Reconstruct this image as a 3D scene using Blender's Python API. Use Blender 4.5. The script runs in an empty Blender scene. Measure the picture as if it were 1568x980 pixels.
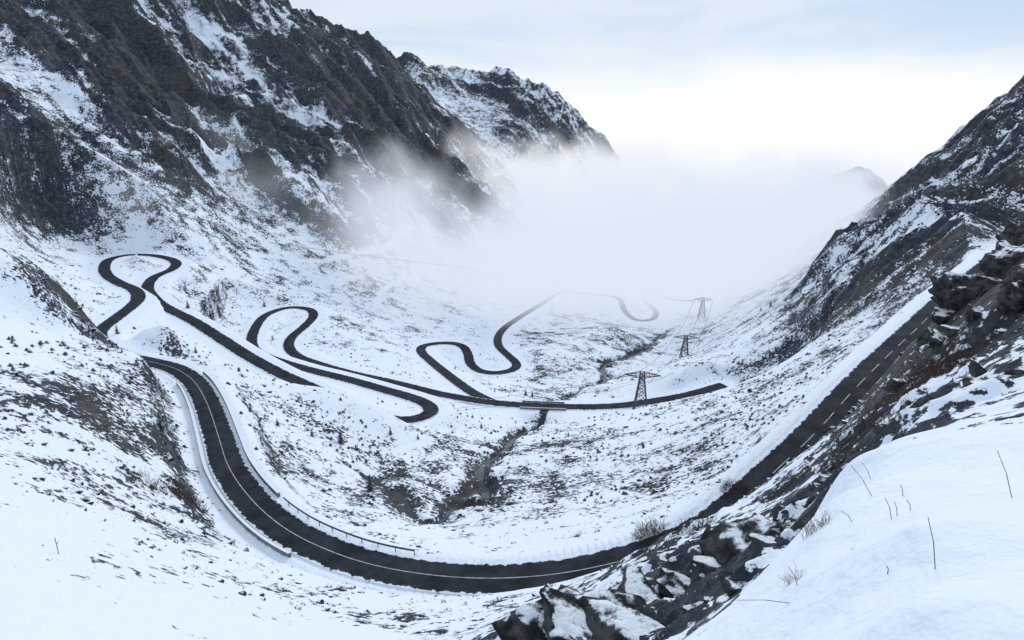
import bpy, bmesh, math, random, numpy as np
from mathutils import Vector
random.seed(3); rng=np.random.default_rng(5)
F=1000.;CX=784.;CY=490.;P=math.radians(17.0);SP=math.sin(P);CP=math.cos(P)
scene=bpy.context.scene
def W(px,py,t):
    u=(px-CX)/F;v=(CY-py)/F
    return (t*u,t*(CP+v*SP),t*(-SP+v*CP))
def WH(px,py,h):
    v=(CY-py)/F
    return W(px,py,h/(-SP+v*CP))
# ---------------------------------------------------------------- valley control points
C=[ # left apron and near-left hills
(0,300,330,.24),(0,450,255,.25),(-300,300,300,.2),(60,330,205,.12),(110,350,215,.12),(145,395,225,.16),(150,450,215,.34),(120,480,195,.62),(60,440,170,.33),(0,380,170,.25),
(0,500,150,.05),(70,500,165,.05),(130,512,180,.1),(185,533,172,.3),(222,550,172,.4),(242,585,168,.46),(270,640,155,.33),(150,580,140,.42),(60,580,120,.40),(0,600,105,.36),(40,545,135,.1),
(232,500,278,.10),(300,545,240,.16),(280,482,312,.10),
(0,700,80,.24),(110,650,108,.42),(200,700,112,.40),(275,700,130,.38),(300,780,112,.42),(330,830,100,.35),(100,780,72,.10),(200,820,74,.14),(0,800,55,.05),
(0,900,38,.03),(200,900,52,.05),(400,900,76,.22),(500,920,78,.22),(620,935,74,.3),(300,980,44,.05),(500,985,56,.08),(680,975,62,.42),(760,930,72,.36),
(-300,600,100,.2),(-300,900,36,.05),(-300,100,520,.5),(-300,-100,650,.7),(0,1150,16,.02),(400,1150,22,.02),(784,1400,3,.0),(1250,1400,2.6,0),(784,1150,14,.2),(300,1500,4,0),
# foreground outcrop
(850,930,46,.4),(900,905,52,.38),(960,860,50,.42),(930,960,26,.66),(1000,915,30,.56),(1060,860,34,.55),(1050,950,22,.5),(1060,808,50,.45),(1130,790,46,.35),(1190,765,44,.35),(1150,870,25,.52),(1200,830,25,.5),(1240,750,36,.35),(900,1020,20,.5),(1120,930,18,.32),(1215,800,30,.5),
(1120,985,13.5,.3),(1160,955,14.5,.35),(1195,895,17,.45),(1232,830,21,.5),(1248,790,26,.5),(1050,1040,14,.4),
(1205,985,6.6,.05),(1222,930,7.2,.0),(1246,870,8,.0),(1264,810,9.2,.0),(1272,765,10.5,0),(1290,718,13,0),(1340,700,13,0),(1400,690,13,0),(1480,678,13,0),(1568,668,13,0),(1400,800,6.5,0),(1400,920,4.6,0),(1270,985,5.5,0),(1560,800,6.0,0),(1560,960,4,0),(1750,800,6,0),(1480,720,9.5,0),
(1345,695,22,.35),(1325,662,48,.55),(1370,645,30,.55),(1450,640,24,.45),(1540,630,22,.22),(1425,605,40,.55),(1500,560,36,.36),(1568,520,34,.4),(1475,535,58,.6),(1465,512,72,.7),(1512,455,66,.9),(1568,430,56,.85),(1512,412,84,.85),(1568,356,82,.8),(1385,597,60,.5),(1345,645,58,.5),(1305,700,54,.48),(1265,738,56,.3),(1750,500,40,.5),(1750,330,90,.5),
# right valley side
(1568,155,560,.62),(1520,182,570,.62),(1440,238,590,.62),(1400,285,600,.62),(1375,322,615,.60),(1270,352,680,.35),(1190,412,700,.25),(1540,250,430,.60),(1470,290,430,.60),(1400,345,430,.58),(1568,310,300,.64),(1500,330,310,.70),(1430,370,320,.70),(1500,375,240,.64),(1420,425,250,.48),(1340,400,360,.66),(1280,420,400,.60),(1300,470,290,.50),(1350,500,225,.27),(1230,470,360,.42),(1250,540,240,.29),(1200,600,215,.32),(1150,650,180,.32),(1100,650,195,.35),(1000,700,190,.37),(1050,740,155,.35),(1120,720,145,.2),(900,760,165,.38),(1190,680,136,.2),(1250,610,150,.17),(1330,540,170,.14),(930,815,125,.14),
(1750,300,260,.6),(1750,100,560,.6),(1900,0,700,.6),
(1568,260,1000,.5),(1480,300,1000,.5),(1375,400,1000,.4),
# near slope under the road
(750,780,160,.40),(700,840,122,.1),(560,800,135,.34),(500,740,165,.38),(450,650,198,.30),(600,680,215,.35),(650,760,170,.43),(560,720,190,.42),(420,600,216,.2),(350,560,212,.16),(380,640,178,.2),(420,720,150,.3),(500,594,230,.14),(540,605,232,.12),(580,620,234,.1),(610,640,240,.1),(690,650,258,.14),(800,700,215,.41),(850,800,140,.2),(850,720,205,.40),(900,660,255,.28),
# valley floor
(981,618,309,.05),(955,624,298,.05),(1015,612,298,.1),(1047,555,476,.12),(1075,488,606,.18),(1100,560,330,.28),(1040,625,262,.30),(1150,500,400,.32),(1200,460,450,.36),(1130,460,600,.28),(1100,480,600,.28),(900,590,360,.29),(860,540,450,.31),(900,512,520,.38),(940,505,540,.44),(860,505,560,.34),(1000,440,1000,.2),(1000,400,1500,.2),(900,350,1900,.2),(1060,420,1000,.2),
(600,450,560,.30),(600,500,480,.26),(550,520,420,.28),(500,430,540,.29),(400,400,520,.33),(300,350,480,.34),(200,300,440,.30),(100,200,440,.3),(0,110,470,.2),(200,350,420,.24),(350,440,420,.30),(560,380,640,.38),(440,340,590,.36),(330,290,560,.36),
(0,200,380,.45),(40,190,420,.78),(80,240,400,.2),(140,240,470,.4),(200,225,520,.76),(270,262,545,.76),(330,270,580,.46),(400,265,620,.74),(470,290,640,.76),(530,335,650,.78),(650,345,830,.68),(700,350,880,.62),(640,400,700,.34),(700,420,750,.27),(750,480,600,.18),(820,500,560,.22),(800,420,850,.2),(580,310,740,.64),(600,350,690,.44),(700,480,560,.2),(700,510,500,.16),
# big mountain, left
(0,0,620,.88),(100,120,560,.86),(200,180,570,.86),(200,100,680,.88),(120,20,700,.88),(300,180,690,.87),(400,150,790,.88),(300,60,820,.88),(500,200,800,.88),(500,120,900,.89),(580,200,930,.89),(690,300,1000,.78),(640,250,960,.86),(740,310,1080,.7),(400,5,950,.85),(440,32,975,.85),(490,66,1000,.85),(520,80,1040,.85),(548,84,1060,.85),(565,94,1080,.85),(582,85,1100,.85),(610,114,1150,.82),(650,180,1130,.82),(700,240,1130,.78),
(0,-180,820,.7),(200,-130,870,.7),(310,-60,910,.7),(0,0,1400,.6),(200,20,1400,.6),(400,80,1350,.6),(520,150,1400,.6),
(615,107,1480,.62),(645,98,1500,.62),(665,108,1515,.62),(715,127,1560,.55),(740,124,1580,.6),(760,118,1600,.62),(800,134,1620,.62),(838,142,1640,.62),(870,168,1650,.62),(910,210,1680,.58),(950,250,1700,.55),(965,285,1700,.5),
(720,190,1380,.38),(800,220,1400,.56),(860,230,1480,.56),(780,270,1300,.52),(850,280,1400,.48),(930,290,1500,.42),(700,160,1450,.30),
(650,180,2000,.4),(760,190,2200,.4),(870,240,2300,.4),(950,320,2300,.4),(500,200,2200,.4),
(1100,340,3000,.3),(1400,330,3000,.3),(700,270,3500,.3),(0,150,3000,.3),(1568,300,2600,.3),(784,270,7000,.2),(1568,270,7000,.2),(0,250,7000,.2),(1200,370,1900,.2),(1300,380,1600,.2)]
R1=[(1600,352,-40),(1530,395,-42.5),(1480,435,-44),(1440,468,-45.5),(1400,507,-47),(1356,548,-48.5),(1303,602,-50),(1250,662,-52),(1197,712,-54),(1148,758,-56),(1080,812,-58),(1000,845,-60),(930,865,-61.5),(850,880,-63),(770,886,-64),(690,884,-65),(600,872,-66),(520,850,-67),(440,812,-68),(385,765,-69),(350,715,-70),(335,670,-71),(318,620,-72.5),(298,585,-74),(270,565,-75),(235,555,-76),(195,546,-77),(160,530,-78),(150,510,-79),(172,491,-80),(200,470,-81),(212,456,-81.5),(205,443,-82),(180,432,-82.5),(163,420,-83),(160,407,-83.5),(170,396,-84),(200,390,-84.5),(235,391,-85),(262,397,-85.5),(270,404,-86),(262,413,-86.5),(240,422,-87),(228,433,-87.5),(228,447,-88.5),(248,467,-90.5),(295,491,-93),(330,513,-95),(380,545,-98),(430,572,-100),(475,592,-102),(540,622,-106),(590,640,-109),(625,643,-110),(653,636,-111),(660,625,-112),(640,612,-114),(590,597,-116),(530,580,-118),(470,565,-120),(420,550,-122),(392,537,-123),(385,522,-124),(392,500,-125),(408,482,-126),(440,471,-126.5),(472,473,-127),(480,483,-127.5),(468,498,-128),(448,515,-128.5),(442,530,-129),(455,545,-129.3),(490,558,-129.6),(540,572,-130),(600,585,-130.3),(660,600,-130.6),(700,608,-130.8),(760,617,-131),(840,622,-131),(935,622,-132),(1000,614,-132.5),(1060,603,-129.5),(1112,588,-128)]
R2=[(752,615,-131.2),(722,600,-133),(690,577,-136),(660,553,-141),(645,538,-145),(650,529,-147),(680,525,-149),(705,528,-150),(716,540,-151),(720,556,-152),(735,568,-153),(760,571,-153.5),(785,566,-154),(791,557,-155),(779,545,-156),(764,530,-158),(763,515,-160),(775,500,-163),(800,483,-168),(830,465,-174),(860,447,-182),(900,450,-188),(945,456,-194),(957,477,-195),(975,490,-196),(1000,488,-198),(1003,475,-202),(985,460,-210)]
ST=[(1035,500,-190),(1010,515,-182),(995,530,-176),(970,540,-170),(935,553,-163),(922,565,-157),(930,577,-153),(915,590,-149),(880,600,-144),(852,616,-138.5),(832,640,-134),(812,652,-129),(790,662,-125),(765,688,-114),(742,700,-109),(735,720,-104),(748,742,-99),(742,765,-96)]
ST2=[(738,735,-102),(712,752,-99),(700,768,-97),(670,795,-91),(640,792,-90),(600,745,-93),(540,712,-94)]
ST3=[(700,765,-97),(660,735,-99),(600,715,-99)]
r1=np.array([WH(*p) for p in R1]); r2=np.array([WH(*p) for p in R2])
st=np.array([WH(*p) for p in ST]); st2=np.array([WH(*p) for p in ST2]); st3=np.array([WH(*p) for p in ST3])
def spline(p,step):
    out=[]
    q=np.vstack([2*p[0]-p[1],p,2*p[-1]-p[-2]])
    for i in range(1,len(q)-2):
        a,b,c,d=q[i-1],q[i],q[i+1],q[i+2]
        n=max(2,int(np.linalg.norm(c-b)/step)*2)
        for k in range(n):
            t=k/n
            out.append(.5*((2*b)+(c-a)*t+(2*a-5*b+4*c-d)*t*t+(3*b-a-3*c+d)*t**3))
    out.append(p[-1]); o=np.array(out)
    s=np.r_[0,np.cumsum(np.linalg.norm(np.diff(o[:,:2],axis=0),axis=1))]
    m=np.arange(0,s[-1],step)
    o=np.c_[np.interp(m,s,o[:,0]),np.interp(m,s,o[:,1]),np.interp(m,s,o[:,2])]
    k=5; pad=np.vstack([np.repeat(o[:1],k,0),o,np.repeat(o[-1:],k,0)])
    w=np.hanning(2*k+3)[1:-1]; w/=w.sum()
    return np.c_[tuple(np.convolve(pad[:,j],w,'valid') for j in range(3))]
p1=spline(r1,1.25);p2=spline(r2,1.25);ps=spline(st,1.5);ps2=spline(st2,1.5);ps3=spline(st3,1.5)
# ---------------------------------------------------------------- interpolation
def polar(a): return np.c_[np.arctan2(a[:,0],a[:,1]),np.log(np.hypot(a[:,0],a[:,1]))]
cw=np.array([W(*c[:3]) for c in C]); cr=np.array([c[3] for c in C])
hp=np.vstack([cw,r1,r2,st,st2])
def rbf(src,val,c,ridge):
    D=np.sqrt(((src[:,None]-src[None])**2).sum(-1)+c*c)
    n=len(src);A=np.zeros((n+1,n+1));A[:n,:n]=-D+ridge*np.eye(n)
    A[:n,n]=1;A[n,:n]=1
    w=np.linalg.solve(A,np.r_[val,0])
    def f(q):
        out=np.empty(len(q))
        for s in range(0,len(q),8000):
            d=np.sqrt(((q[s:s+8000,None]-src[None])**2).sum(-1)+c*c)
            out[s:s+8000]=-d@w[:n]+w[n]
        return out
    return f
sp=polar(hp); fe=rbf(sp,hp[:,2]/np.hypot(hp[:,0],hp[:,1]),.02,.0005)
fr=rbf(polar(cw),cr,.03,.02)
TH=np.radians(np.r_[np.linspace(-80,-45.5,50),np.linspace(-45.4,45.4,1150),np.linspace(45.5,80,50)])
LR=np.r_[np.arange(math.log(2),math.log(20),.012),np.arange(math.log(20),math.log(480),.0063),np.arange(math.log(480),math.log(1900),.0036),np.arange(math.log(1900),math.log(7000),.02)]
ct=np.linspace(TH[0],TH[-1],400); cl=np.linspace(LR[0],LR[-1],420)
q=np.stack(np.meshgrid(ct,cl),-1).reshape(-1,2)
def up(g):
    g=g.reshape(len(cl),len(ct))
    fi=np.clip((LR-cl[0])/(cl[1]-cl[0]),0,len(cl)-1.001);i=fi.astype(int);a=(fi-i)[:,None]
    g=g[i]*(1-a)+g[i+1]*a
    fj=np.clip((TH-ct[0])/(ct[1]-ct[0]),0,len(ct)-1.001);j=fj.astype(int);b=(fj-j)[None]
    return g[:,j]*(1-b)+g[:,j+1]*b
E=up(fe(q)); RK=np.clip(up(fr(q)),0,.95)
RR=np.exp(LR)[:,None]; X=RR*np.sin(TH)[None]; Y=RR*np.cos(TH)[None]; Rr=RR+0*X
# ---------------------------------------------------------------- noise
ga=rng.random(4096)*2*math.pi; GX=np.cos(ga);GY=np.sin(ga)
def pn(x,y,seed=0):
    xi=np.floor(x).astype(np.int64);yi=np.floor(y).astype(np.int64);fx=x-xi;fy=y-yi
    u=fx*fx*fx*(fx*(fx*6-15)+10);v=fy*fy*fy*(fy*(fy*6-15)+10)
    def g(a,b,dx,dy):
        h=(a*374761393+b*668265263+seed*974634777)&0x7fffffff
        h=((h^(h>>13))*1274126177)&0x7fffffff; h=(h^(h>>16))&4095
        return GX[h]*dx+GY[h]*dy
    a=g(xi,yi,fx,fy);b=g(xi+1,yi,fx-1,fy);c=g(xi,yi+1,fx,fy-1);d=g(xi+1,yi+1,fx-1,fy-1)
    return (a*(1-u)+b*u)*(1-v)+(c*(1-u)+d*u)*v
def ss(a,b,x):
    t=np.clip((x-a)/(b-a),0,1);return t*t*(3-2*t)
def carve(path,rad):
    D2=np.full(Z.shape,1e9);H=np.zeros(Z.shape)
    for s in path:
        r=math.hypot(s[0],s[1]);th=math.atan2(s[0],s[1])
        if r<rad*1.15: continue
        a=np.searchsorted(LR,math.log(r-rad));b=np.searchsorted(LR,math.log(r+rad))
        c=np.searchsorted(TH,th-rad/r);d=np.searchsorted(TH,th+rad/r)
        dd=(X[a:b,c:d]-s[0])**2+(Y[a:b,c:d]-s[1])**2
        m=dd<D2[a:b,c:d]
        D2[a:b,c:d][m]=dd[m];H[a:b,c:d][m]=s[2]
    return np.sqrt(D2),H
Z=E*Rr
HW=3.45
Dr,Hr=carve(np.vstack([p1,p2])[::5],60)
quiet=ss(0,60,Dr)          # big undulations die out at the road
wl=ss(120,-60,X)
al=X*.96-Y*.28; ac=X*.28+Y*.96
bl=-X*.8+Y*.6; bc=X*.6+Y*.8
mt=ss(.35,.62,RK)*ss(200,380,Rr)
amp=.010+.11*RK**2
near=ss(90,40,Rr)*ss(.3,.55,RK)*ss(4,16,Dr)
dz=np.zeros_like(Z)
for k,lam in enumerate([256,128,64,32,16,8,4,2,1,.5,.25]):
    w=np.clip(Rr/(lam*2.5),0,1)**2*np.clip(lam/(Rr*.010),0,1)
    if lam>=16: w=w*(.15+.85*quiet)*(.35+.65*mt if lam>=64 else 1)
    if w.max()<.01: continue
    n=pn(X/lam+k*7.3,Y/lam+k*3.1,k)
    dz+=w*amp*lam*n*1.5*(1-.5*mt)
    if lam<=8 and lam>=1: dz+=near*w*lam*.30*(.35-np.abs(pn(X/lam+11,Y/lam*1.3+5,60+k))*1.6)
st_=np.zeros_like(Z)
for k,lam in enumerate([110,55,26,12,6]):
    wx=pn(X/lam/2.2,Y/lam/2.2,40+k)*.8
    nl=pn(ac/lam+wx,al/(lam*4.2),20+k); nr=pn(bc/lam*1.6+wx,bl/(lam*4.5),30+k)
    n=nl*wl+nr*(1-wl)
    rid=.5-np.abs(n)*2
    fade=np.clip(lam/(Rr*.007),0,1)
    dz+=mt*fade*lam*[.2,.24,.34,.42,.4][k]*rid
    dz+=mt*fade*lam*.22*(.4-np.abs(pn(X/lam*1.4+9,Y/lam*1.4,50+k))*1.8)
    st_+=n*[.5,.75,.9,.8,.6][k]*2.0
Z=Z+dz
RV=RK+mt*(st_*.42)
vf=(1-mt)*ss(.12,.22,RK)*ss(90,150,Rr)
RV+=vf*(.02+.34*pn(X/34,Y/34,71)+.28*pn(X/13,Y/13,72))
vn=(1-mt)*ss(.15,.3,RK)*ss(150,110,Rr)*ss(40,60,Rr)
RV+=vn*(.45*pn(X/12,Y/12,73)+.40*pn(X/5,Y/5,74))
# terrain may not heap up right beside the valley roads
Rl=Rr>235
dd_=np.clip(Dr-HW-1.5,0,60)
capz=Hr+.2+.22*dd_+(dd_/13)**3
Z=np.where(Rl&(Dr<45),np.minimum(Z,capz),Z)
for pth,dep,wd,gn in((ps,2.8,6.5,.58),(ps2,1.8,6,.32),(ps3,1.5,6,.24)):
    D,H=carve(pth,22)
    wob=1+1.8*pn(X/8,Y/8,77)
    g=np.exp(-(D/(wd*.6*wob.clip(.35,2.4)))**2)
    Z-=g*dep; RV=np.maximum(RV,RV+g*gn)
for pth in(p1,p2):
    D,H=carve(pth,24)
    fl=HW+1.2+.006*Rr
    w=1-ss(0,1,(D-fl)/(6+.010*Rr))
    w[D>500]=0
    Z=Z*(1-w)+(H-.30)*w
    RV=RV*(1-ss(.3,1,w)*.5)-.35*(D<fl)
D,H=carve(p1[:int(len(p1)*.5)],12)
berm=np.exp(-((D-(HW+1.1))/.55)**2)
Z+=berm*(.20+.35*pn(X/1.2,Y/1.2,88))*(Rr<260)
NI,NJ=Z.shape
JI=np.arange(NJ);II=np.arange(NI)
def ground(x,y):
    th=math.atan2(x,y);l=math.log(math.hypot(x,y))
    i=min(np.interp(l,LR,II),NI-1.001);j=min(np.interp(th,TH,JI),NJ-1.001)
    a=int(i);b=int(j);f=i-a;g=j-b
    return (Z[a,b]*(1-g)+Z[a,b+1]*g)*(1-f)+(Z[a+1,b]*(1-g)+Z[a+1,b+1]*g)*f
def at2(G,x,y):
    th=math.atan2(x,y);l=math.log(math.hypot(x,y))
    return G[int(np.interp(l,LR,II)),int(np.interp(th,TH,JI))]
def rockat(x,y): return at2(RV,x,y)
def hit(px,py,t0=3):
    t=t0
    while t<3000:
        p=W(px,py,t)
        if p[2]<ground(p[0],p[1]): return Vector((p[0],p[1],ground(p[0],p[1])))
        t*=1.004
    return Vector(W(px,py,500))
def track(px,rad,gain,cut):
    global Z
    pp=spline(np.array([list(hit(a,b,100)) for a,b in px]),3)
    D,H=carve(pp,rad*5);g=np.exp(-(D/rad)**2);Z=Z-g*cut
    return g*gain
T1=track([(562,290),(590,298),(620,310),(650,328),(680,343),(705,352)],3.2,.6,1.5)
T2=track([(575,470),(590,440),(620,425),(612,395),(605,372)],2.4,-.5,.5)
T3=track([(380,385),(440,395),(500,400),(560,385),(600,372),(640,350)],2.4,-.45,.5)
T4=track([(55,318),(75,325),(100,342),(125,356),(140,366)],1.6,.5,.8)
RV+=T1+T2+T3+T4
# ---------------------------------------------------------------- node helpers
def newmat(name):
    m=bpy.data.materials.new(name);m.use_nodes=True;m.node_tree.nodes.clear();return m
class N:
    def __init__(s,t): s.t=t
    def n(s,ty,ins={},**kw):
        x=s.t.nodes.new(ty)
        for k,v in kw.items(): setattr(x,k,v)
        for k,v in ins.items():
            if isinstance(v,bpy.types.NodeSocket): s.t.links.new(v,x.inputs[k])
            else: x.inputs[k].default_value=v
        return x
    def m(s,op,a,b=0.,c=0.,clamp=False):
        x=s.n('ShaderNodeMath',{0:a,1:b,2:c},operation=op);x.use_clamp=clamp;return x.outputs[0]
    def step(s,v,a,b): 
        x=s.n('ShaderNodeMapRange',{0:v,1:a,2:b},interpolation_type='SMOOTHSTEP');return x.outputs[0]
    def noise(s,vec,sc,det=4,ro=.5,dist=0):
        return s.n('ShaderNodeTexNoise',{'Vector':vec,'Scale':sc,'Detail':det,'Roughness':ro,'Distortion':dist}).outputs[0]
    def mix(s,f,a,b):
        x=s.n('ShaderNodeMix',{0:f,6:a,7:b},data_type='RGBA');return x.outputs[2]
def c4(r,g,b): return (r,g,b,1)
SNOW=c4(.80,.86,.93)
def finish(k,col,rough,bump,strength,dist,spec=.3):
    b=k.n('ShaderNodeBump',{'Strength':strength,'Distance':dist,'Height':bump})
    p=k.n('ShaderNodeBsdfPrincipled',{'Base Color':col,'Roughness':rough,'Normal':b.outputs[0],'Specular IOR Level':spec})
    o=k.n('ShaderNodeOutputMaterial');k.t.links.new(p.outputs[0],o.inputs[0])
mt_=newmat('snow_and_rock');k=N(mt_.node_tree)
geo=k.n('ShaderNodeNewGeometry');pos=geo.outputs['Position'];sep=k.n('ShaderNodeSeparateXYZ',{0:geo.outputs['Normal']})
att=k.n('ShaderNodeAttribute',attribute_name='rock').outputs['Fac']
n1=k.noise(pos,.13,7,.76);n2=k.noise(pos,.9,4,.65)
slope=k.step(sep.outputs[2],.86,.45)
v=k.m('MULTIPLY_ADD',k.m('SUBTRACT',n1,.5),2.1,att)
v=k.m('MULTIPLY_ADD',k.m('SUBTRACT',n2,.5),1.7,v)
v=k.m('MULTIPLY_ADD',slope,.22,v)
rk=k.step(v,.47,.55)
c1=k.noise(pos,.3,6,.74);c2=k.noise(pos,.03,2,.6)
rc=k.n('ShaderNodeValToRGB',{0:c1});e=rc.color_ramp
e.elements[0].position=.3;e.elements[0].color=c4(.016,.021,.030);e.elements[1].position=.72;e.elements[1].color=c4(.14,.15,.17)
x=e.elements.new(.5);x.color=c4(.046,.054,.069)
brown=k.mix(k.m('MULTIPLY',k.step(c2,.45,.65),.35),rc.outputs[0],k.mix(c1,c4(.03,.03,.027),c4(.14,.125,.09)))
sc=k.mix(n2,c4(.74,.815,.92),c4(.84,.89,.955))
col=k.mix(rk,sc,brown)
bh=k.m('ADD',k.m('MULTIPLY',c1,k.m('MULTIPLY_ADD',rk,2.2,.15)),k.m('MULTIPLY_ADD',k.noise(pos,1.6,4,.55),.30,k.m('MULTIPLY',rk,-.10)))
finish(k,col,.85,bh,.8,.6,.12)
# asphalt with snow creeping in from the edges
ma=newmat('wet_asphalt');k=N(ma.node_tree);pos=k.n('ShaderNodeNewGeometry').outputs['Position']
a1=k.noise(pos,.25,6,.6);a2=k.noise(pos,14,3,.6)
ed=k.n('ShaderNodeAttribute',attribute_name='edge').outputs['Fac']
col=k.mix(k.step(a1,.35,.65),c4(.013,.016,.023),c4(.036,.041,.051)); col=k.mix(k.m('MULTIPLY',a2,.3),col,c4(.05,.055,.062))
se=k.step(k.m('MULTIPLY_ADD',k.m('SUBTRACT',k.noise(pos,.8,5,.65),.5),2.0,ed),.62,.82)
col=k.mix(se,col,c4(.72,.77,.84))
finish(k,col,.9,a2,.15,.02,.08)
def simple(name,c,c2,sc,rough,bs=.4,bd=.05,spec=.3,em=0):
    m=newmat(name);k=N(m.node_tree);pos=k.n('ShaderNodeNewGeometry').outputs['Position']
    a=k.noise(pos,sc,5,.65)
    finish(k,k.mix(k.step(a,.35,.65),c4(*c),c4(*c2)),rough,a,bs,bd,spec)
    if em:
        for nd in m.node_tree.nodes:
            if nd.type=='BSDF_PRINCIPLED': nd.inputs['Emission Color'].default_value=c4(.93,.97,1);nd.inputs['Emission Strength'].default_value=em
    return m
def snowcap(name,c,c2,sc,lo=.35,hi=.6,bs=.6,bd=.1,na=.9):
    m=newmat(name);k=N(m.node_tree);g=k.n('ShaderNodeNewGeometry');pos=g.outputs['Position']
    z=k.n('ShaderNodeSeparateXYZ',{0:g.outputs['Normal']}).outputs[2]
    a=k.noise(pos,sc,6,.65);zz=k.m('MULTIPLY_ADD',k.m('SUBTRACT',a,.5),na,z)
    finish(k,k.mix(k.step(zz,lo,hi),k.mix(k.step(a,.35,.65),c4(*c),c4(*c2)),SNOW),.85,a,bs,bd,.15);return m
mline=simple('road_paint',(.26,.28,.31),(.55,.57,.60),1.2,.8,.4,.05,.1)
mwall=snowcap('concrete_with_snow',(.10,.105,.11),(.24,.24,.245),2.)
mbould=snowcap('boulder_rock',(.014,.017,.022),(.10,.102,.105),1.5,.74,.94,.8,.15,1.2)
mcrag=snowcap('outcrop_rock',(.012,.015,.020),(.085,.088,.088),1.3,.84,.98,1.,.35,.9)
mneed=snowcap('spruce_needles',(.012,.022,.016),(.035,.05,.035),3,.8,1.15)
mtwig=simple('dry_twigs',(.045,.032,.022),(.12,.085,.055),5,.9)
mgrass=simple('dry_grass_straw',(.10,.075,.04),(.26,.2,.12),4,.9)
mbark=simple('bark',(.03,.024,.02),(.07,.055,.045),6,.9)
msteel=simple('galvanised_steel_dark',(.05,.055,.06),(.11,.115,.12),2,.6)
mwater=simple('stream_water',(.01,.014,.018),(.03,.035,.04),1.,.3,.3,.05,.3)
def mesh(name,V,Fs,mat,smooth=False,parent=None):
    me=bpy.data.meshes.new(name);me.from_pydata([tuple(v) for v in V],[],Fs)
    me.materials.append(mat)
    if smooth: me.polygons.foreach_set('use_smooth',[True]*len(me.polygons))
    me.update();o=bpy.data.objects.new(name,me);scene.collection.objects.link(o)
    if parent: o.parent=parent
    return o
me=bpy.data.meshes.new('snowy_mountain_terrain')
nv=NI*NJ;me.vertices.add(nv);me.vertices.foreach_set('co',np.stack([X,Y,Z],-1).astype(np.float32).ravel())
ii=np.arange(nv,dtype=np.int32).reshape(NI,NJ)
fq=np.stack([ii[:-1,:-1],ii[:-1,1:],ii[1:,1:],ii[1:,:-1]],-1).reshape(-1)
nf=len(fq)//4;me.loops.add(len(fq));me.loops.foreach_set('vertex_index',fq);me.polygons.add(nf)
me.polygons.foreach_set('loop_start',np.arange(nf,dtype=np.int32)*4)
me.polygons.foreach_set('use_smooth',np.ones(nf,dtype=bool))
me.update(calc_edges=True)
at=me.attributes.new('rock','FLOAT','POINT');at.data.foreach_set('value',RV.astype(np.float32).ravel())
me.materials.append(mt_);ter=bpy.data.objects.new('snowy_mountain_terrain',me);scene.collection.objects.link(ter)
# ---------------------------------------------------------------- sweeps
def frame(p):
    t=np.gradient(p[:,:2],axis=0);t/=np.linalg.norm(t,axis=1)[:,None]+1e-9
    return np.c_[t[:,1],-t[:,0]]
def sweep(name,p,prof,mat,parent=None,closed=False,smooth=False):
    n=frame(p);V=[];Fs=[];m=len(prof)
    for i in range(len(p)):
        for (o,z) in prof:
            V.append((p[i,0]+n[i,0]*o,p[i,1]+n[i,1]*o,p[i,2]+z))
    for i in range(len(p)-1):
        for j in range(m if closed else m-1):
            a=i*m+j;b=i*m+(j+1)%m
            Fs.append((a,b,b+m,a+m))
    if closed:
        Fs.append(tuple(range(m)));Fs.append(tuple((len(p)-1)*m+j for j in reversed(range(m))))
    return mesh(name,V,Fs,mat,smooth,parent)
def road(p):
    prof=[(-HW-.05,-.6),(-HW,-.02),(-HW+1.0,.01),(0,.06),(HW-1.0,.01),(HW,-.02),(HW+.05,-.6)]
    o=sweep('mountain_road',p,prof[::-1],ma)
    a=o.data.attributes.new('edge','FLOAT','POINT');a.data.foreach_set('value',[1,1,0,0,0,1,1]*len(p));return o
road1=road(p1);road2=road(p2)
def nearidx(p,px,py,h):
    w=np.array(WH(px,py,h));return int(np.argmin(((p-w)**2).sum(1)))
iA=nearidx(p1,235,555,-76);iS=nearidx(p1,1080,812,-58)
V=[];Fs=[];n=frame(p1)
for i in range(0,iA+40):
    if i<iS and (i%7)>3: continue
    for q_ in(i,i+1):
        for o in(.08,-.08): V.append((p1[q_,0]+n[q_,0]*o,p1[q_,1]+n[q_,1]*o,p1[q_,2]+.066))
    a=len(V)-4;Fs.append((a,a+1,a+3,a+2))
mesh('centre_line',V,Fs,mline,parent=road1)
iB=nearidx(p1,385,765,-69);iC=nearidx(p1,298,585,-74);iL=nearidx(p1,440,812,-68)
def off(p,o,dz=0):
    n=frame(p);return np.c_[p[:,0]+n[:,0]*o,p[:,1]+n[:,1]*o,p[:,2]+dz]
box=[(-.25,-1.6),(-.25,.75),(.25,.75),(.25,-1.6)]
sweep('stone_parapet_wall',off(p1[iB-2:iC+6],HW+.9),box,mwall,closed=True)
sweep('stone_parapet_wall',off(p1[iL-6:iC+2],-(HW+.9)),box,mwall,closed=True)
iG=nearidx(p1,620,875,-66)
g=off(p1[iG:iB-3],HW+.8)
rail=sweep('guard_rail',g,[(-.03,.55),(.03,.62),(-.03,.7),(.03,.78),(-.03,.85),(.09,.85),(.09,.55)],msteel,closed=True)
V=[];Fs=[]
def boxm(V,Fs,c,sx,sy,sz):
    b=len(V)
    for dx,dy,dz_ in((-1,-1,0),(1,-1,0),(1,1,0),(-1,1,0),(-1,-1,1),(1,-1,1),(1,1,1),(-1,1,1)): V.append((c[0]+dx*sx/2,c[1]+dy*sy/2,c[2]+dz_*sz))
    for f in((0,3,2,1),(4,5,6,7),(0,1,5,4),(1,2,6,5),(2,3,7,6),(3,0,4,7)): Fs.append(tuple(b+a for a in f))
for i in range(0,len(g),3): boxm(V,Fs,(g[i,0],g[i,1],g[i,2]-.6),.12,.12,1.5)
mesh('rail_posts',V,Fs,msteel,parent=rail)
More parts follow.
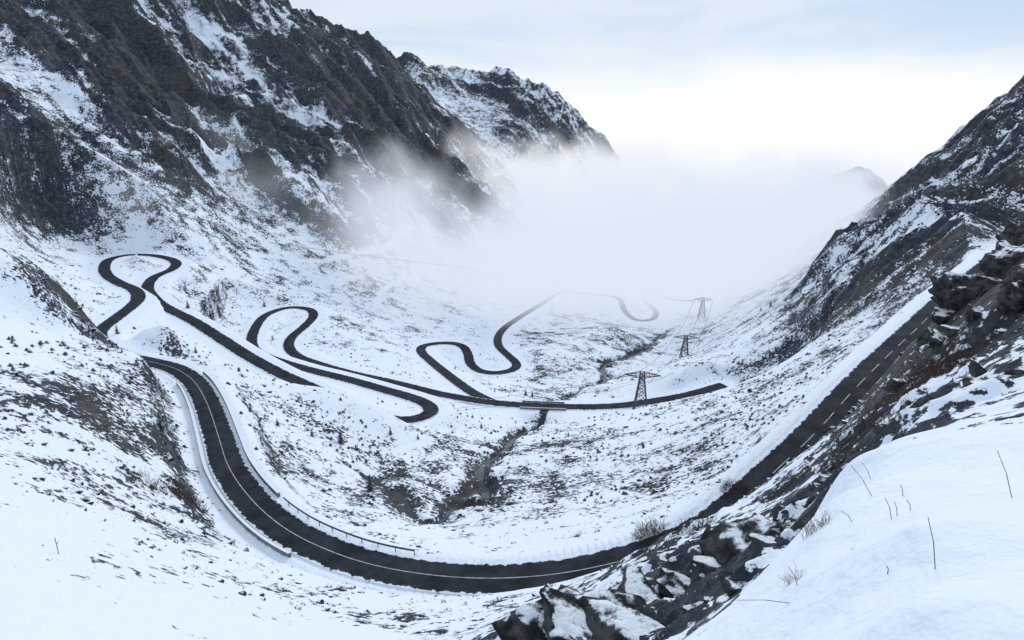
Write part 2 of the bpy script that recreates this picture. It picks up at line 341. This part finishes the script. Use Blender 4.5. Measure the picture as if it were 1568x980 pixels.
for pth,hw_ in((ps,1.9),(ps2,1.1)):
    pp=pth.copy();pp[:,2]=[ground(a,b)+.2 for a,b in pth[:,:2]]
    sweep('mountain_stream',pp,[(hw_,0),(-hw_,0)],mwater)
# ---------------------------------------------------------------- bridge
bi=nearidx(p1,800,619,-131);bj=nearidx(p1,868,622,-131)
pb=p1[bi:bj]
br=bpy.data.objects.new('stone_bridge',None);scene.collection.objects.link(br)
for sgn in(-1,1):
    sweep('bridge_parapet',off(pb,sgn*(HW+.35)),[(-.2,-.9),(-.2,.8),(.2,.8),(.2,-.9)],mwall,br,True)
sweep('bridge_deck',off(pb,0),[(-HW-.3,-1.2),(-HW-.3,-.12),(HW+.3,-.12),(HW+.3,-1.2)],mwall,br,True)
V=[];Fs=[]
for f in(.05,.5,.95):
    c=pb[int(f*(len(pb)-1))];boxm(V,Fs,(c[0],c[1],c[2]-6.5),1.4,6.6,5.35)
mesh('bridge_piers',V,Fs,mwall,parent=br)
# ---------------------------------------------------------------- pylons
def bar(V,Fs,a,b,w):
    a=Vector(a);b=Vector(b);d=(b-a).normalized();s=d.orthogonal().normalized();t=d.cross(s);k0=len(V)
    for q_ in(a,b):
        for i in range(4):
            an=math.pi/4+i*math.pi/2;V.append(q_+(s*math.cos(an)+t*math.sin(an))*w*.5)
    for i in range(4): Fs.append((k0+i,k0+(i+1)%4,k0+4+(i+1)%4,k0+4+i))
def pylon(pos,H,rot):
    V=[];Fs=[];levels=[0,.26,.47,.63,.76,.87,1.0]
    hb=H*.16;ht=H*.05
    hw=lambda f:hb+(ht-hb)*min(1,f/.9)
    cs=[(-1,-1),(1,-1),(1,1),(-1,1)]
    for i in range(len(levels)-1):
        f,g=levels[i],levels[i+1]
        for j in range(4):
            a=cs[j];b=cs[(j+1)%4]
            P0=(a[0]*hw(f),a[1]*hw(f),f*H);P1=(a[0]*hw(g),a[1]*hw(g),g*H);Q0=(b[0]*hw(f),b[1]*hw(f),f*H);Q1=(b[0]*hw(g),b[1]*hw(g),g*H)
            bar(V,Fs,P0,P1,.5);bar(V,Fs,P0,Q1,.32);bar(V,Fs,Q0,P1,.32);bar(V,Fs,P1,Q1,.3)
    A=H*.42
    for s in(-1,1):
        for y in(-ht,ht):
            bar(V,Fs,(s*ht,y,H),(s*A,0,H*.93),.36);bar(V,Fs,(s*ht,y,H*.88),(s*A,0,H*.93),.36)
            for f in(.3,.6): bar(V,Fs,(s*(ht+(A-ht)*f),y*(1-f),H*(1-.07*f)),(s*(ht+(A-ht)*f),y*(1-f),H*(.88+.05*f)),.2)
        bar(V,Fs,(s*A,0,H*.93),(s*A,0,H*.86),.2)
    bar(V,Fs,(0,0,H*.88),(0,0,H*.81),.2)
    o=mesh('lattice_pylon',V,Fs,msteel);o.location=pos-Vector((0,0,.4));o.rotation_euler[2]=rot
    c,s_=math.cos(rot),math.sin(rot)
    return [Vector((pos[0]+c*x,pos[1]+s_*x,pos[2]+z*H-.4)) for x,z in((-A,.86),(0,.81),(A,.86))]
tips=[]
for px,py,t,H in((981,617,309,20.5),(1047,555,476,20.5),(1074,489,606,20.5),(988,416,820,16)):
    w=W(px,py,t);tips.append(pylon(Vector((w[0],w[1],ground(w[0],w[1]))),H,-.12))
V=[];Fs=[]
def cable(a,b,sag,r=.05):
    pr=None
    for i in range(25):
        f=i/24;p=a.lerp(b,f)-Vector((0,0,sag*4*f*(1-f)))
        if pr is not None: bar(V,Fs,pr,p,r)
        pr=p
for i in range(3):
    for a,b in zip(tips,tips[1:]): cable(a[i],b[i],5,.26)
    cable(tips[0][i],Vector(W(-200,640+i*12,200)),9,.11)
cable(Vector(W(-200,270,420)),Vector(W(700,408,640)),4,.20)
cable(Vector(W(-200,255,420)),Vector(W(700,408,640)),7,.17)
cable(Vector(W(700,408,640)),tips[3][0],8,.34)
mesh('power_lines',V,Fs,msteel)
# ---------------------------------------------------------------- boulders (one mass)
def ico(sub):
    bm=bmesh.new();bmesh.ops.create_icosphere(bm,subdivisions=sub,radius=1);bm.verts.ensure_lookup_table()
    r=(np.array([v.co[:] for v in bm.verts]),[tuple(v.index for v in f.verts) for f in bm.faces]);bm.free();return r
def rocks(sub,n,detail):
    bv,bf=ico(sub);var=[]
    for s in range(n):
        v=bv.copy()
        for _ in range(10):
            d=rng.normal(size=3);d/=np.linalg.norm(d);h=rng.uniform(.42,.8);pr=v@d;m=pr>h;v[m]-=np.outer(pr[m]-h,d)
        if detail:
            for lam,a in((.7,.22),(.35,.15),(.17,.08)):
                nn_=pn(v[:,0]/lam+v[:,2]/lam*.7+s*9,v[:,1]/lam-v[:,2]/lam*.6,s)
                nb_=pn(v[:,2]/lam*1.8+s,v[:,0]/lam*.5+v[:,1]/lam*.5,s+50)
                v*=(1+a*nn_-a*np.abs(nb_)*1.5)[:,None]
        var.append(v)
    return var,bf
var,bf=rocks(2,10,False)
def rock(V,Fs,var,bf,x,y,z,s,sx,sy,sz,sink,tilt=0,a=None):
    v=var[rng.integers(len(var))]*s*np.array([sx,sy,sz])
    ct_,st2_=math.cos(tilt),math.sin(tilt);v=np.c_[v[:,0]*ct_-v[:,2]*st2_,v[:,1],v[:,0]*st2_+v[:,2]*ct_]
    if a is None:a=rng.uniform(0,6.28)
    c,s2=math.cos(a),math.sin(a);b=len(V)
    V.extend(np.c_[v[:,0]*c-v[:,1]*s2+x,v[:,0]*s2+v[:,1]*c+y,v[:,2]+z+s*sink].tolist());Fs.extend([tuple(b+i for i in f) for f in bf])
V=[];Fs=[];cnt=0
while cnt<5200:
    th=rng.uniform(-.8,.8);lr=rng.uniform(math.log(60),math.log(500));r=math.exp(lr);x=r*math.sin(th);y=r*math.cos(th)
    R_=rockat(x,y)
    if R_<.12 or rng.random()>R_*1.6 or at2(Dr,x,y)<7: continue
    if x>0 and r<110 and rng.random()<.7: continue
    cnt+=1;z=ground(x,y);s=(.15+.85*rng.random()**3)*(.35+min(r,250)/280)
    rock(V,Fs,var,bf,x,y,z,s,rng.uniform(.8,1.7),rng.uniform(.7,1.3),rng.uniform(.5,.9),-.1,rng.normal()*.3)
mesh('scattered_boulders',V,Fs,mbould)
# craggy outcrop on the foreground knoll and the cliff above the road
V=[];Fs=[];dv_,df_=rocks(4,7,True)
for (px,py,rad,n,s0,sz) in((935,952,1.4,3,2.3,.7),(975,932,1.6,3,1.8,.7),(1035,905,1.6,2,1.7,.7),(1075,880,1.8,3,1.9,.7),(1115,858,2,2,1.5,.7),(1160,845,1.6,2,1.0,.7),(975,965,1.2,2,.9,.7),(1200,800,1.6,2,.9,.7),(1235,770,1.6,2,.6,.7),(1055,945,.8,2,.5,.7),(885,960,1.5,2,.7,.6),(1150,955,.5,1,.35,.7),
        (1505,440,4,6,2.8,1.),(1548,395,5,6,3.2,1.),(1475,500,3.5,4,1.9,1.),(1545,470,5,4,2.2,1.),(1340,660,3,3,.8,.8),(1420,610,4,3,.9,.8),(1530,560,3,3,.9,.8),(1270,735,2,3,.6,.8)):
    c=hit(px,py,12)
    for i in range(n):
        x=c[0]+rng.normal()*rad*.6;y=c[1]+rng.normal()*rad*.6
        if math.hypot(x,y)<12 or at2(Dr,x,y)<8: continue
        s=s0*rng.uniform(.6,1.15);rock(V,Fs,dv_,df_,x,y,ground(x,y),s,rng.uniform(1.1,1.8),rng.uniform(.8,1.2),sz*rng.uniform(.8,1.1),-.34,rng.normal()*.4,rng.normal()*.6-.5)
mesh('rock_outcrop',V,Fs,mcrag,True)
# ---------------------------------------------------------------- conifers
def spruce_mesh(seed,H=5.0,n=16,name='spruce'):
    r=random.Random(seed);V=[];Fs=[];mi=[]
    for k_ in range(6):
        for z,rad in((-.3,.11),(H,.015)):
            a=k_/6*6.283;V.append((rad*math.cos(a),rad*math.sin(a),z))
    for k_ in range(6):
        a=k_*2;b=((k_+1)%6)*2;Fs.append((a,b,b+1,a+1));mi.append(1)
    for t in range(n):
        f=t/n;z=.35+f*(H-.5);L=(1-f)**.8*H*.27+.12
        nb=11 if f<.6 else 7
        for b in range(nb):
            if r.random()<.12: continue
            a=b/nb*6.283+r.random()*.6;l=L*r.uniform(.65,1.15);dx,dy=math.cos(a),math.sin(a)
            for sgm in range(4):
                f0=sgm/4;f1=(sgm+1)/4;w=.16*l+.07
                z0=z-f0*l*.35+r.uniform(-.05,.05);z1=z-f1*l*.42+r.uniform(-.05,.05)
                k0=len(V);ww=w*(1-f0*.6)
                V+= [(dx*l*f0-dy*ww*.2,dy*l*f0+dx*ww*.2,z0),(dx*l*f0+dy*ww*.2,dy*l*f0-dx*ww*.2,z0),
                     (dx*l*f1+dy*ww,dy*l*f1-dx*ww,z1-.08),(dx*l*f1,dy*l*f1,z1+.04),(dx*l*f1-dy*ww,dy*l*f1+dx*ww,z1-.08)]
                Fs+= [(k0,k0+1,k0+3),(k0+1,k0+2,k0+3),(k0,k0+3,k0+4)];mi+=[0,0,0]
    me=bpy.data.meshes.new(name);me.from_pydata(V,[],Fs);me.materials.append(mneed);me.materials.append(mbark);me.polygons.foreach_set('material_index',mi);me.update();return me,V,Fs
sm=[spruce_mesh(i) for i in range(3)]
for i,(px,py,s) in enumerate([(522,680,.95),(567,752,1.0),(598,667,.55),(478,668,.55),(425,652,.5),(247,660,.8),(398,655,.4),(640,672,.4),(332,640,.35),(805,606,.8),(815,608,.7),(870,668,.4),(737,655,.5),(300,540,.5),(288,472,.9),(322,486,.8),(405,470,.9),(545,690,.4),(1180,470,.9),(1165,476,.7),(180,512,.7)]):
    p=hit(px,py);o=bpy.data.objects.new('spruce_tree',sm[i%3][0]);o.location=p;o.scale=(s,s,s*random.uniform(.9,1.15));o.rotation_euler[2]=random.random()*6;scene.collection.objects.link(o)
V=[];Fs=[]
lo=[spruce_mesh(20+i,1.3,4,'dwarf') for i in range(3)]
cnt=0
while cnt<2100:
    th=rng.uniform(-.75,.5);lr=rng.uniform(math.log(140),math.log(600));r=math.exp(lr);x=r*math.sin(th);y=r*math.cos(th)
    R_=rockat(x,y)
    if R_<.08 or R_>.5 or at2(Dr,x,y)<7: continue
    if pn(np.array([x/30]),np.array([y/30]),99)[0]<-.08: continue
    cnt+=1;s=rng.uniform(.25,.9);z=ground(x,y)-.15;_,lv,lf=lo[cnt%3];b=len(V);c,s2=math.cos(cnt),math.sin(cnt)
    V+=[((v[0]*c-v[1]*s2)*s*1.7+x,(v[0]*s2+v[1]*c)*s*1.7+y,v[2]*s+z) for v in lv];Fs+=[tuple(b+i for i in f) for f in lf]
mesh('dwarf_pine_scrub',V,Fs,mneed)
# ---------------------------------------------------------------- twiggy bushes and grass
def twigs(name,cx,cy,rad,n,h,mat,lean=.6,thick=.02,t0=3):
    c=hit(cx,cy,t0);V=[];Fs=[]
    for i in range(n):
        a=random.random()*6.283;r=rad*math.sqrt(random.random());x=c[0]+r*math.cos(a);y=c[1]+r*math.sin(a);z=ground(x,y)-.05
        p=Vector((x,y,z));d=Vector((random.gauss(0,lean),random.gauss(0,lean),1)).normalized();hh=h*random.uniform(.5,1.2)
        for s in range(3):
            q_=p+d*hh/3;bar(V,Fs,p,q_,thick*(1-.25*s))
            if s: 
                e_=(d+Vector((random.gauss(0,.6),random.gauss(0,.6),random.gauss(0,.3)))).normalized();bar(V,Fs,p,p+e_*hh*.35,thick*.6)
            p=q_;d=(d+Vector((random.gauss(0,.25),random.gauss(0,.25),-.12))).normalized()
    return mesh(name,V,Fs,mat)
for (px,py,rad,n,h,th_) in((995,822,2.6,300,1.5,.045),(1125,752,2.0,240,1.2,.04),(1395,590,3.2,420,1.1,.035),(1360,625,3.,260,1.,.035),(285,760,3.0,200,1.8,.05),(230,745,3,110,1.3,.05),(1480,545,3.,300,.8,.03),(1200,748,1.5,90,.6,.03),(1310,680,1.6,160,.6,.03),(1440,565,3,260,.8,.03),(1060,812,1.6,120,.8,.035),(1420,560,3,260,.9,.03),(1335,660,2,160,.7,.03)):
    twigs('bare_shrub',px,py,rad,n,h,mtwig,.55,th_,15)
twigs('dry_grass_tuft',1250,812,.16,80,.30,mgrass,.7,.005)
twigs('dry_grass_tuft',1215,890,.10,40,.2,mgrass,.7,.004)
V=[];Fs=[]
for (x0,y0,x1,y1) in((1433,872,1421,792),(1334,733,1320,708),(1336,760,1303,712),(1366,795,1355,762),(1374,790,1369,768),(1359,880,1357,866),(1551,762,1527,690),(1222,895,1207,868),(1383,760,1378,742),(1306,798,1288,782),(1212,922,1128,919),(1395,782,1388,765)):
    p=hit(x0,y0,2.5);t=p.dot(Vector((0,CP,-SP)));e_=Vector(W(x1,y1,t));m_=(p+e_)/2+Vector((.012,0,.01))
    bar(V,Fs,p-Vector((0,0,.03)),m_,.009);bar(V,Fs,m_,e_,.007)
mesh('dry_grass_stalks',V,Fs,mtwig)
p=hit(90,848);V=[];Fs=[];bar(V,Fs,p-Vector((0,0,.2)),p+Vector((-.02,0,1.5)),.07);bar(V,Fs,p+Vector((-.02,0,.9)),p+Vector((.2,0,1.15)),.05);mesh('snow_marker_pole',V,Fs,msteel)
# ---------------------------------------------------------------- distant ridge in the clouds
V=[];Fs=[];nx,ny=160,30
for j in range(ny):
    for i in range(nx):
        px=1130+i*260/(nx-1);f=j/(ny-1)
        topy=np.interp(px,[1130,1195,1225,1255,1285,1318,1335,1390],[345,303,288,277,265,254,262,310])
        b=np.array(W(px,topy,1250));y=b[1]+(f-.4)*320
        V.append((b[0],y,b[2]+8*float(pn(np.array([i/6.]),np.array([j/4.]),5)[0])+4*float(pn(np.array([i/2.3]),np.array([j/2.]),6)[0])-abs(f-.4)**1.3*280))
for j in range(ny-1):
    for i in range(nx-1):
        a=j*nx+i;Fs.append((a,a+1,a+nx+1,a+nx))
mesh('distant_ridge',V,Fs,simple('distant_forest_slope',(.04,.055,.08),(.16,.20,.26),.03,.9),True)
# ---------------------------------------------------------------- cloud sea
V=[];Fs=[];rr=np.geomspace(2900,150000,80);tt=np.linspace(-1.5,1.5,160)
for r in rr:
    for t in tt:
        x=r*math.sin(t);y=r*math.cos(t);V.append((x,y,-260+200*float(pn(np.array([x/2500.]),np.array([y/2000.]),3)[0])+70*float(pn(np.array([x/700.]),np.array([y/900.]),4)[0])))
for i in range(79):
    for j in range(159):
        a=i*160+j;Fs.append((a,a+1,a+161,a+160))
mesh('cloud_sea',V,Fs,simple('cloud_top',(.9,.93,.96),(.95,.96,.97),.0006,1,.2,30,0,.28),True)  # slight emission added, standing in for light scattered inside the clouds
# ---------------------------------------------------------------- fog
mf=newmat('valley_fog');k=N(mf.node_tree);pos=k.n('ShaderNodeNewGeometry').outputs['Position'];s=k.n('ShaderNodeSeparateXYZ',{0:pos})
x_,y_,z_=s.outputs
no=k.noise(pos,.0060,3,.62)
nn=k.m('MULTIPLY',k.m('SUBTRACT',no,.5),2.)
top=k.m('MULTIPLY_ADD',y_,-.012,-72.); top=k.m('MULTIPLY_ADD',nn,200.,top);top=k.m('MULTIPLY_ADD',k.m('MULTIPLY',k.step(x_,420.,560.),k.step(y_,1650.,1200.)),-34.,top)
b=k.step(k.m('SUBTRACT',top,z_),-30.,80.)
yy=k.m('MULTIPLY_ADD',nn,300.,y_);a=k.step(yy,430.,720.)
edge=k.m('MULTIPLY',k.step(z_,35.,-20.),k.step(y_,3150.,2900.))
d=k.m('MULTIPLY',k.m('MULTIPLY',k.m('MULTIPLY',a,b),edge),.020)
glow=k.mix(k.step(k.m('MULTIPLY_ADD',nn,700.,y_),600.,1900.),c4(.73,.81,.93),c4(.98,1.0,1.04))  # fog emits light in place of scattered daylight, brighter farther away
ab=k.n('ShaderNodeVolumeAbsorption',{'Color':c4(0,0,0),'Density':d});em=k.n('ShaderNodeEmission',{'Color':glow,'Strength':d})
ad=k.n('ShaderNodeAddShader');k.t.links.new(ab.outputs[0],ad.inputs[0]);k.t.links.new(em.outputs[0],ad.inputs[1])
o=k.n('ShaderNodeOutputMaterial');k.t.links.new(ad.outputs[0],o.inputs['Volume'])
mf.cycles.volume_step_rate=.6
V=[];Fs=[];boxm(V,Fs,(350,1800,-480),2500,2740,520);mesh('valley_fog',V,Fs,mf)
# ---------------------------------------------------------------- sky, sun, camera
wd=bpy.data.worlds.new('World');scene.world=wd;wd.use_nodes=True;wd.node_tree.nodes.clear();k=N(wd.node_tree)
SE=math.radians(28);SR=math.radians(20)
sky=k.n('ShaderNodeTexSky',sky_type='NISHITA');sky.sun_disc=False;sky.sun_elevation=SE;sky.sun_rotation=SR;sky.altitude=2000
tc=k.n('ShaderNodeTexCoord').outputs['Generated'];s=k.n('ShaderNodeSeparateXYZ',{0:tc})
vm=k.n('ShaderNodeVectorMath',{0:tc,1:(1,1,5)},operation='MULTIPLY').outputs[0]
cl_=k.noise(vm,2.1,6,.55,.5)
cov=k.step(cl_,.36,.62)
zj=k.m('MULTIPLY_ADD',k.m('SUBTRACT',cl_,.5),-.16,s.outputs[2])
hz=k.step(zj,.145,.0)
dt=k.n('ShaderNodeVectorMath',{0:tc,1:(math.sin(SR),math.cos(SR),.02)},operation='DOT_PRODUCT').outputs['Value']
gl=k.m('MULTIPLY',k.step(dt,.84,1.0),k.step(zj,.11,-.01))
cov2=k.m('MAXIMUM',k.m('MULTIPLY_ADD',cov,.12,.84),hz)
hi=k.step(s.outputs[2],.16,.6)   # overcast gets brighter overhead
base=k.mix(cov,c4(.58,.71,.89),c4(.75,.835,.94))
base=k.mix(hi,base,c4(.77,.87,1.02))
ccol=k.mix(gl,k.mix(hz,base,c4(.84,.905,.98)),c4(1.05,1.04,1.02))
b1=k.n('ShaderNodeBackground',{'Color':sky.outputs[0],'Strength':.10})
b2=k.n('ShaderNodeBackground',{'Color':ccol,'Strength':1.0})
mx=k.n('ShaderNodeMixShader',{0:cov2,1:b1.outputs[0],2:b2.outputs[0]});o=k.n('ShaderNodeOutputWorld');k.t.links.new(mx.outputs[0],o.inputs[0])
L=bpy.data.lights.new('sun','SUN');L.energy=1.3;L.angle=math.radians(12);L.color=(1,.97,.93);lo_=bpy.data.objects.new('sun',L);scene.collection.objects.link(lo_)
dv=Vector((math.sin(SR)*math.cos(SE),math.cos(SR)*math.cos(SE),math.sin(SE)));lo_.rotation_euler=dv.to_track_quat('Z','Y').to_euler()
cam=bpy.data.cameras.new('camera');co=bpy.data.objects.new('camera',cam);scene.collection.objects.link(co)
cam.sensor_width=36;cam.lens=36*F/1568;cam.clip_start=.1;cam.clip_end=300000;co.rotation_euler=(math.pi/2-P,0,0);scene.camera=co
scene.view_settings.view_transform='Standard';scene.view_settings.look='None';scene.view_settings.exposure=0
